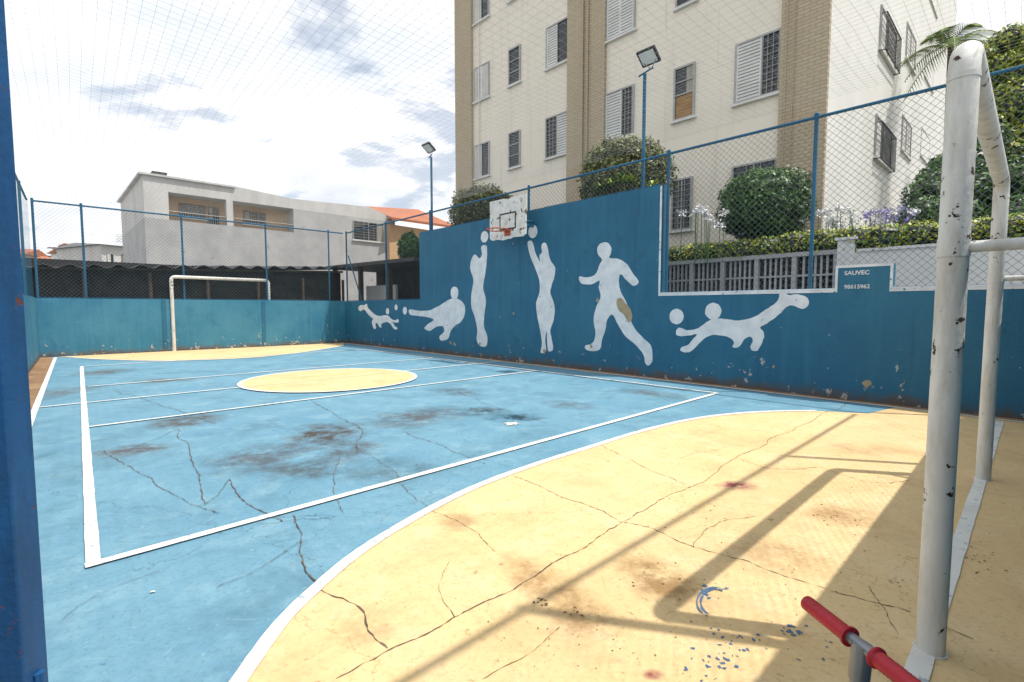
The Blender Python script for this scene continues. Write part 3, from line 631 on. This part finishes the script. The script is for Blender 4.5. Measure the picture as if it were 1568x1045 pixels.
# ------------------------------------------------------------------ vegetation
def foliage(name,blobs,pal,parent=None,seed=1,core=True):
    rnd=random.Random(seed); vs=[];fs=[];cols=[]
    def col(k):
        c=rnd.choice(pal); s=rnd.uniform(.55,1.35)*k; return (c[0]*s,c[1]*s,c[2]*s,1)
    for (c,R,n,size,p) in blobs:
        c=Vector(c); se=rnd.random()*50
        for _ in range(n):
            d=Vector((rnd.gauss(0,1),rnd.gauss(0,1),rnd.gauss(0,1))).normalized()
            k=(abs(d.x)**p+abs(d.y)**p+abs(d.z)**p)**(-1/p)
            lump=1+.16*mn.noise(d*2.2+Vector((se,0,0)))+.13*mn.noise(d*6+Vector((0,se,0)))
            rr=k*lump*(1-abs(rnd.gauss(0,.10))+ (.10*rnd.random() if rnd.random()<.25 else 0))
            pos=c+Vector((d.x*R[0],d.y*R[1],d.z*R[2]))*rr
            nrm=(d+Vector((rnd.gauss(0,.6),rnd.gauss(0,.6),rnd.gauss(0,.6)))).normalized()
            t=nrm.cross(Vector((rnd.gauss(0,1),rnd.gauss(0,1),rnd.gauss(0,1)))).normalized(); b=nrm.cross(t)
            s=size*rnd.uniform(.6,1.3); i=len(vs)
            vs+= [tuple(pos-t*s),tuple(pos+b*s*.45),tuple(pos+t*s),tuple(pos-b*s*.45)]
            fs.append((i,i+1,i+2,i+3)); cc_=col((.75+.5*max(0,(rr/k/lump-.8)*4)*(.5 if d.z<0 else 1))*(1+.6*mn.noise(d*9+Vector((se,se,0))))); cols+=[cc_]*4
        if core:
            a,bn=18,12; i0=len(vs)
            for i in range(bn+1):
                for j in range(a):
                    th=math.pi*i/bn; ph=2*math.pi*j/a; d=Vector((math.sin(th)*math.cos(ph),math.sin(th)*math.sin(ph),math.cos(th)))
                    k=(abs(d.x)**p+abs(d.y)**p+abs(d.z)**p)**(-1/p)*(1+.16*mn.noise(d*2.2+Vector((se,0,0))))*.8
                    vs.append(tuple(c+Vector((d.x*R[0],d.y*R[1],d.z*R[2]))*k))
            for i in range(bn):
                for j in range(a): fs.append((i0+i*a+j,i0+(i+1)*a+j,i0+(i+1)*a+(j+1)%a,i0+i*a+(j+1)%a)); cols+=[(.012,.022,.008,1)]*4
    me=bpy.data.meshes.new(name); me.from_pydata(vs,[],fs); me.materials.append(m_leaf)
    at=me.color_attributes.new('Col','FLOAT_COLOR','CORNER')
    at.data.foreach_set('color',[x for c in cols for x in c]); me.update()
    o=bpy.data.objects.new(name,me); S.collection.objects.link(o)
    if parent: o.parent=parent
    return o
PG=[(.05,.12,.02),(.035,.09,.015),(.08,.16,.03)]
PY=[(.38,.40,.03),(.46,.44,.04),(.20,.30,.03)]
PL_=[(.19,.26,.03),(.28,.33,.04),(.12,.21,.03),(.38,.38,.05)]
PO=[(.12,.13,.04),(.09,.11,.035),(.16,.17,.055)]
def tree(name,c,R,n,size,p,pal,seed,trunk=.07,blobs=None,core=True):
    e=empty(name); c=Vector(c)
    foliage('crown',blobs or [(c,R,n,size,p)],pal,e,seed,core)
    mb=MB(); b=Vector((c.x+.08,c.y,TZ-.05)); mb.tube([b,(b+c)/2+Vector((.05,.03,0)),c],[trunk,trunk*.8,trunk*.5],m_bark,9)
    rnd=random.Random(seed)
    for i in range(5):
        s=b+(c-b)*rnd.uniform(.4,.8); mb.tube([s,s+Vector((rnd.uniform(-1,1)*R[0]*.5,rnd.uniform(-1,1)*R[1]*.5,R[2]*.5))],[trunk*.5,trunk*.2],m_bark,6)
    mb.obj('trunk',e)
tree('topiary_tree',D(957,275,11.3),(.95,.95,.84),16000,.038,2.4,PO,1)
tree('topiary_tree',D(741,328,15),(.97,.97,.75),10000,.045,2.3,PO,2)
tree('topiary_bush',D(1170,316,9.6),(.74,.74,.62),13000,.035,3.0,PG,3,.045)
def mass(specs,pal,name,seed,size,dens=2600,core=True):
    bl=[]
    for (x,y,dd_,r) in specs: bl.append((D(x,y,dd_),(r,r,r*.8),int(dens*r*r*1.5),size,2))
    c=bl[0][0]; tree(name,c,(1,1,.8),0,size,2,pal,seed,.1,bl,core)
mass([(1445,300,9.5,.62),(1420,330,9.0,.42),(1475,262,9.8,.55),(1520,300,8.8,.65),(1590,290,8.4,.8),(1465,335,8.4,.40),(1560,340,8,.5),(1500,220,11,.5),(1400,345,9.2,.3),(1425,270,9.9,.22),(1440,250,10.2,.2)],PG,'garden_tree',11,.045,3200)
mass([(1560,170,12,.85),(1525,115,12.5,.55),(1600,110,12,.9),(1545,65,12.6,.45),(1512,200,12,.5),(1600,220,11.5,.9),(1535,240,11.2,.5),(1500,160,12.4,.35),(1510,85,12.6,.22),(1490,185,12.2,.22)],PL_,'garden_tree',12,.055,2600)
bl=[]; u=uT1-1.0
rnd=random.Random(4)
while u<LR+6:
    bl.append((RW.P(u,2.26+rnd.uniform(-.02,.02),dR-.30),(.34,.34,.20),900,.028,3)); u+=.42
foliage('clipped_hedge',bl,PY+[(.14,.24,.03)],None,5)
bl=[]; u=uT1-.5
while u<LR+6:
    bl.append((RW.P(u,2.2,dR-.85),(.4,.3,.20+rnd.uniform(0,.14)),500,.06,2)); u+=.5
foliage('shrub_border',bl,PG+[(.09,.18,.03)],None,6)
mb=MB(); rnd=random.Random(9); m_st=simple('stem_green',(.06,.14,.03),None,5); m_fp=simple('flower_purple',(.36,.30,.62),(.45,.4,.66),9); m_fw_=simple('flower_white',(.80,.80,.82),None,9)
for i in range(44):
    x=rnd.choice([1285,1300,1345,1375,1400,1260,1340,1075])+rnd.gauss(0,14); y=rnd.uniform(318,346); d=rnd.uniform(8.2,9.2)
    p=D(x,y,d); mb.tube([Vector((p.x+rnd.uniform(-.05,.05),p.y,TZ)),p],.006,m_st,4)
    for j in range(34):
        q2=p+Vector((rnd.gauss(0,.04),rnd.gauss(0,.04),rnd.gauss(0,.035)))
        a1=Vector((rnd.gauss(0,1),rnd.gauss(0,1),rnd.gauss(0,1))).normalized()*.026; a2=Vector((rnd.gauss(0,1),rnd.gauss(0,1),rnd.gauss(0,1))).normalized()*.020
        mb.face([q2-a1,q2+a2,q2+a1,q2-a2],m_fp if x>1320 and i%2 else m_fw_)
mb.obj('agapanthus_flowers',None,False)
def strap(name,c,n,L,w,mats,seed):
    mb=MB(); rnd=random.Random(seed); c=Vector(c)
    mb.tube([Vector((c.x,c.y,TZ-.05)),c],.03,m_bark,6)
    for i in range(n):
        a=rnd.random()*6.28; el=rnd.uniform(.3,1.3); d=Vector((math.cos(a)*math.cos(el),math.sin(a)*math.cos(el),math.sin(el))); l=L*rnd.uniform(.6,1.1)
        side=d.cross(Vector((0,0,1))).normalized(); P=[]
        for k in range(6):
            t=k/5; P.append((c+d*l*t+Vector((0,0,-.5*l*t*t)),w*(1-t)**.6))
        vs=[p+side*ww for p,ww in P]+[p-side*ww for p,ww in P]
        mb.raw(vs,[(k,k+1,6+k+1,6+k) for k in range(5)],rnd.choice(mats))
    return mb.obj(name,None,False)
m_ly=simple('leaf_yellow',(.42,.46,.04),(.2,.32,.04),6,.5); m_lg=simple('leaf_green',(.06,.15,.03),None,6,.5)
for i,(x,y,d) in enumerate(((950,280,9.9),(966,280,9.9),(938,286,10.1),(920,292,10.2),(1000,288,9.5))): strap('garden_plant',D(x,y,d),34,.38,.03,[m_ly,m_ly,m_lg],i)
def palm(c,n,L,seed):
    e=empty('palm_tree'); c=Vector(c); rnd=random.Random(seed); mb=MB()
    mb.tube([Vector((c.x+.15,c.y+.2,TZ-.1)),Vector((c.x+.05,c.y,c.z*.6)),c],[.10,.08,.07],m_bark,10); mb.obj('trunk',e); mb=MB()
    mats=[simple('palm_a',(.18,.26,.06),(.26,.32,.09),4),simple('palm_b',(.09,.17,.04),None,4)]
    for i in range(n):
        a=6.28*i/n+rnd.uniform(-.2,.2); el=rnd.uniform(.1,1.1); d=Vector((math.cos(a)*math.cos(el),math.sin(a)*math.cos(el),math.sin(el)))
        P=[c+d*L*t+Vector((0,0,-.75*L*t*t)) for t in [k/22 for k in range(23)]]; mb.tube(P,.012,mats[0],4,False)
        side=d.cross(Vector((0,0,1))).normalized()
        for k in range(3,23):
            tg=(P[k]-P[k-1]).normalized(); l=.45*math.sin(math.pi*min(1,k/24+.12))+.08
            for sgn in (-1,1):
                tip=P[k]+(side*sgn*.8+tg*.5+Vector((0,0,-.35))).normalized()*l*rnd.uniform(.8,1.1); mb.face([P[k]-tg*.018,P[k]+tg*.018,tip],rnd.choice(mats))
    mb.obj('fronds',e,False)
palm(D(1456,72,14.5),17,1.5,3); palm(D(1540,100,16),14,1.6,8)
# ------------------------------------------------------------------ neighbouring house (left)
hs=empty('neighbour_house'); h0_=D(228,HY,22); HP=PL(h0_,h0_+dE,(0,0))
def hu(x,y=350): return HP.pix(x,y)[0]
def hz(x,y): return HP.pix(x,y)[1]
zr=hz(228,268); zr2=hz(450,305); zrt=hz(300,300); zrb=hz(300,341); u2,u3,u4=hu(260),hu(450),hu(605)
mb=MB()
mb.box(HP,0,u4,0,zrb,-8,0,m_conc); mb.box(HP,0,u2,zrb,zrt,-8,0,m_concl); mb.box(HP,u3,u4,zrb,zrt-.0,-8,0,m_conc)
mb.prism(HP,[(0,zrt),(u4,zrt),(u4,hz(603,336)),(hu(565),hz(565,317)),(u3,zr2),(hu(362),hz(362,286)),(0,zr)],-8,0.0,m_concl)
mb.box(HP,u2,u3,zrb,zrt,-8,-.9,m_beige)
mb.box(HP,hu(348),hu(358),zrb,zrt,-.3,.0,m_concl)
mb.box(HP,-.15,hu(362),zr-.02,zr+.06,-8.1,.10,m_concl)
mb.box(HP,hu(240,262)-0,hu(258,262),zr+.06,zr+.30,-1.6,-.9,m_conc); mb.box(HP,hu(238,262),hu(261,262),zr+.30,zr+.38,-1.7,-.8,m_dark)
mb.obj('walls',hs)
mbW=MB()
for x0,x1 in ((283,322),(383,415)):
    win(HP,hu(x0),hu(x1),zrb+.35,zrt-.30,'G',-.9,m_fbrown)
win(HP,hu(328),hu(342),zrb+.02,zrt-.30,'H',-.9,m_fbrown)
win(HP,hu(541),hu(586),hz(560,368),hz(560,341),'G',0)
mb=mbW
for i in range(60):
    u=u2+(u3-u2)*i/59; mb.tube([HP.P(u,zrb,-.08),HP.P(u,zrb+.40,-.08)],.010,m_frame,4,False)
mb.tube([HP.P(u2,zrb+.40,-.08),HP.P(u3,zrb+.40,-.08)],.02,m_frame,5)
mbW.obj('windows_railing',hs)
h2=empty('tiled_roof_house'); mb=MB()
A_=[D(560,316,33),D(640,321,37),D(700,347,34),D(600,333,29.5)]
mb.raw(A_+[p-Vector((0,0,.15)) for p in A_],[(0,1,2,3),(4,5,6,7),(0,1,5,4),(1,2,6,5),(2,3,7,6),(3,0,4,7)],m_tile); mb.obj('roof',h2)
mb=MB(); H2=PL(D(598,HY,30),D(700,HY,34.2),(0,0)); L2=(D(598,HY,30)-D(700,HY,34.2)).length
mb.box(H2,0,L2,0,6.2,-4,0,m_beige); mb.obj('walls',h2); mbW=MB(); win(H2,1.3,2.6,3.6,5.0,'G',0,m_fbrown); mbW.obj('windows',h2)
def smallhouse(px0,px1,py,d,wm,rm,pyr):
    global mbW
    e=empty('distant_house'); a=D(px0,HY,d); b=D(px1,HY,d+2); q=PL(a,b,(0,0)); L=(b-a).length; z=H+(HY-py)/F*d; zr_=H+(HY-pyr)/F*d
    mb=MB(); mb.box(q,0,L,0,z,-6,0,wm); mb.obj('walls',e); mb=MB()
    mb.raw([q.P(-.2,z,.3),q.P(L+.2,z,.3),q.P(L+.2,zr_,-3),q.P(-.2,zr_,-3),q.P(-.2,z,-6.3),q.P(L+.2,z,-6.3)],[(0,1,2,3),(3,2,5,4),(0,3,4),(1,2,5)],rm); mb.obj('roof',e)
    mbW=MB(); win(q,L*.15,L*.3,z-1.6,z-.6,'L'); win(q,L*.55,L*.75,z-1.6,z-.6,'G',0,m_fbrown); mbW.obj('windows',e)
smallhouse(135,185,384,40,m_white,m_tile,371); smallhouse(160,215,376,34,m_concl,m_conc,370); smallhouse(20,60,400,45,m_conc,m_tile,392); smallhouse(-60,40,388,60,m_beige,m_tile,376); smallhouse(60,130,397,55,m_concl,m_tile,390)
mb=MB(); p=D(190,360,30); mb.tube([Vector((p.x,p.y,0)),p],.03,m_steel,6)
for i in range(5): mb.tube([p+Vector((-.5,0,-.1*i)),p+Vector((.5,0,-.1*i))],.012,m_steel,4)
mb.obj('tv_antenna')
mb=MB(); p=D(92,375,48); mb.tube([Vector((p.x,p.y,0)),p],.12,m_conc,8)
for k in (0,.8): mb.tube([p+Vector((-1.2,0,-.3-k)),p+Vector((1.2,0,-.3-k))],.06,m_bark,5)
mb.obj('utility_pole')
cp=empty('carport'); mb=MB(); off=-1.3; n=220; uS,uE=-2.0,LF+.6
zL,zR=FW.pix(60,407,off)[1],FW.pix(520,411,off)[1]; rows=[]
for i in range(n+1):
    t=i/n; u=uS+(uE-uS)*t; z=zL+(zR-zL)*(u/LF)+.05*math.sin(u*2*math.pi/.52)
    rows.append((u,z))
vs=[]
for u,z in rows: vs+=[FW.P(u,z,off),FW.P(u,z+.25,off-5),FW.P(u,z-.02,off),FW.P(u,z+.23,off-5)]
fs=[]
for i in range(n): a=i*4; fs+=[(a,a+4,a+5,a+1),(a+2,a+3,a+7,a+6),(a,a+2,a+6,a+4)]
mb.raw(vs,fs,m_darkroof,True); mb.obj('corrugated_roof',cp)
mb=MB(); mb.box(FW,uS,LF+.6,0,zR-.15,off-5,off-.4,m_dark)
for i in range(8): u=uS+i*(uE-uS)/7; mb.tube([FW.P(u,0,off-.2),FW.P(u,zL-.05,off-.2)],.05,m_bark,8)
mb.tube([FW.P(uS,zL-.12,off-.2),FW.P(uE,zR-.12,off-.2)],.04,m_bark,6)
mb.obj('shade_and_posts',cp)
mb=MB(); s0=D(510,HY,19.5); s1=D(645,HY,16); SP2=PL(s0,s1,(0,0)); Ls=(s1-s0).length
z5=H+(HY-400)/F*17
mb.box(SP2,0,Ls,z5-.12,z5,-4,.25,m_darkroof); mb.box(SP2,0,Ls,0,z5-.12,-4,-2.0,m_bark)
for k in (0,.33,.66,1): mb.box(SP2,Ls*k-.06,Ls*k+.06,0,z5-.12,-.2,-.05,m_bark)
mb.box(SP2,Ls*.2,Ls*.55,0,2.05,-.9,-.8,m_white); mb.obj('garage_shed')
tz=TZ; TZ=0; tree('courtyard_tree',D(628,382,18),(.42,.42,.6),3000,.06,2,PG,21,.05); TZ=tz
# ------------------------------------------------------------------ light
sv=Vector((.44,-.10,1.0)).normalized(); el=math.asin(sv.z)
sd=bpy.data.lights.new('sun','SUN'); sd.energy=4.75; sd.angle=math.radians(.6); sd.color=(1,.955,.88)
so=bpy.data.objects.new('sun',sd); so.rotation_euler=(-sv).to_track_quat('-Z','Y').to_euler(); so.location=(0,0,30); S.collection.objects.link(so)
w=bpy.data.worlds.new('World'); S.world=w; w.use_nodes=True; nt=w.node_tree
bg=nt.nodes['Background']; out=[n for n in nt.nodes if n.type=='OUTPUT_WORLD'][0]
sky=nn(nt,'ShaderNodeTexSky',sky_type='NISHITA'); sky.sun_disc=False; sky.sun_elevation=el; sky.sun_rotation=math.atan2(sv.x,sv.y)
nt.links.new(sky.outputs[0],bg.inputs[0]); bg.inputs[1].default_value=.15
tc=nn(nt,'ShaderNodeTexCoord'); sx=nn(nt,'ShaderNodeSeparateXYZ'); nt.links.new(tc.outputs['Generated'],sx.inputs[0])
zz=mth(nt,'ADD',mth(nt,'MAXIMUM',sx.outputs[2],0),.22); cb=nn(nt,'ShaderNodeCombineXYZ')
nt.links.new(mth(nt,'DIVIDE',sx.outputs[0],zz),cb.inputs[0]); nt.links.new(mth(nt,'DIVIDE',sx.outputs[1],zz),cb.inputs[1])
mp=nn(nt,'ShaderNodeMapping'); mp.inputs['Scale'].default_value=(1,1.3,1); mp.inputs['Location'].default_value=(5.1,3.7,0); nt.links.new(cb.outputs[0],mp.inputs[0])
n1=noi(nt,mp.outputs[0],2.2,5,.58,.3); n2=noi(nt,mp.outputs[0],1.6,5,.6)
mask=mapr(nt,n1,.355,.455,0.48,1,True)
bg2=nn(nt,'ShaderNodeBackground'); nt.links.new(mixc(nt,mapr(nt,n2,.34,.58),(.76,.81,.88),(1.0,1.0,1.0)),bg2.inputs[0]); bg2.inputs[1].default_value=1.2
mx=nn(nt,'ShaderNodeMixShader'); nt.links.new(mask,mx.inputs[0]); nt.links.new(bg.outputs[0],mx.inputs[1]); nt.links.new(bg2.outputs[0],mx.inputs[2]); nt.links.new(mx.outputs[0],out.inputs[0])
# ------------------------------------------------------------------ camera
cd=bpy.data.cameras.new('camera'); cd.sensor_width=36; cd.lens=36*F/1568; cd.clip_start=.02; cd.clip_end=2000
co=bpy.data.objects.new('camera',cd); co.location=CAM; co.rotation_euler=(math.pi/2-TH,0,0); S.collection.objects.link(co); S.camera=co
S.view_settings.view_transform='Standard'; S.view_settings.look='None'; S.view_settings.exposure=0
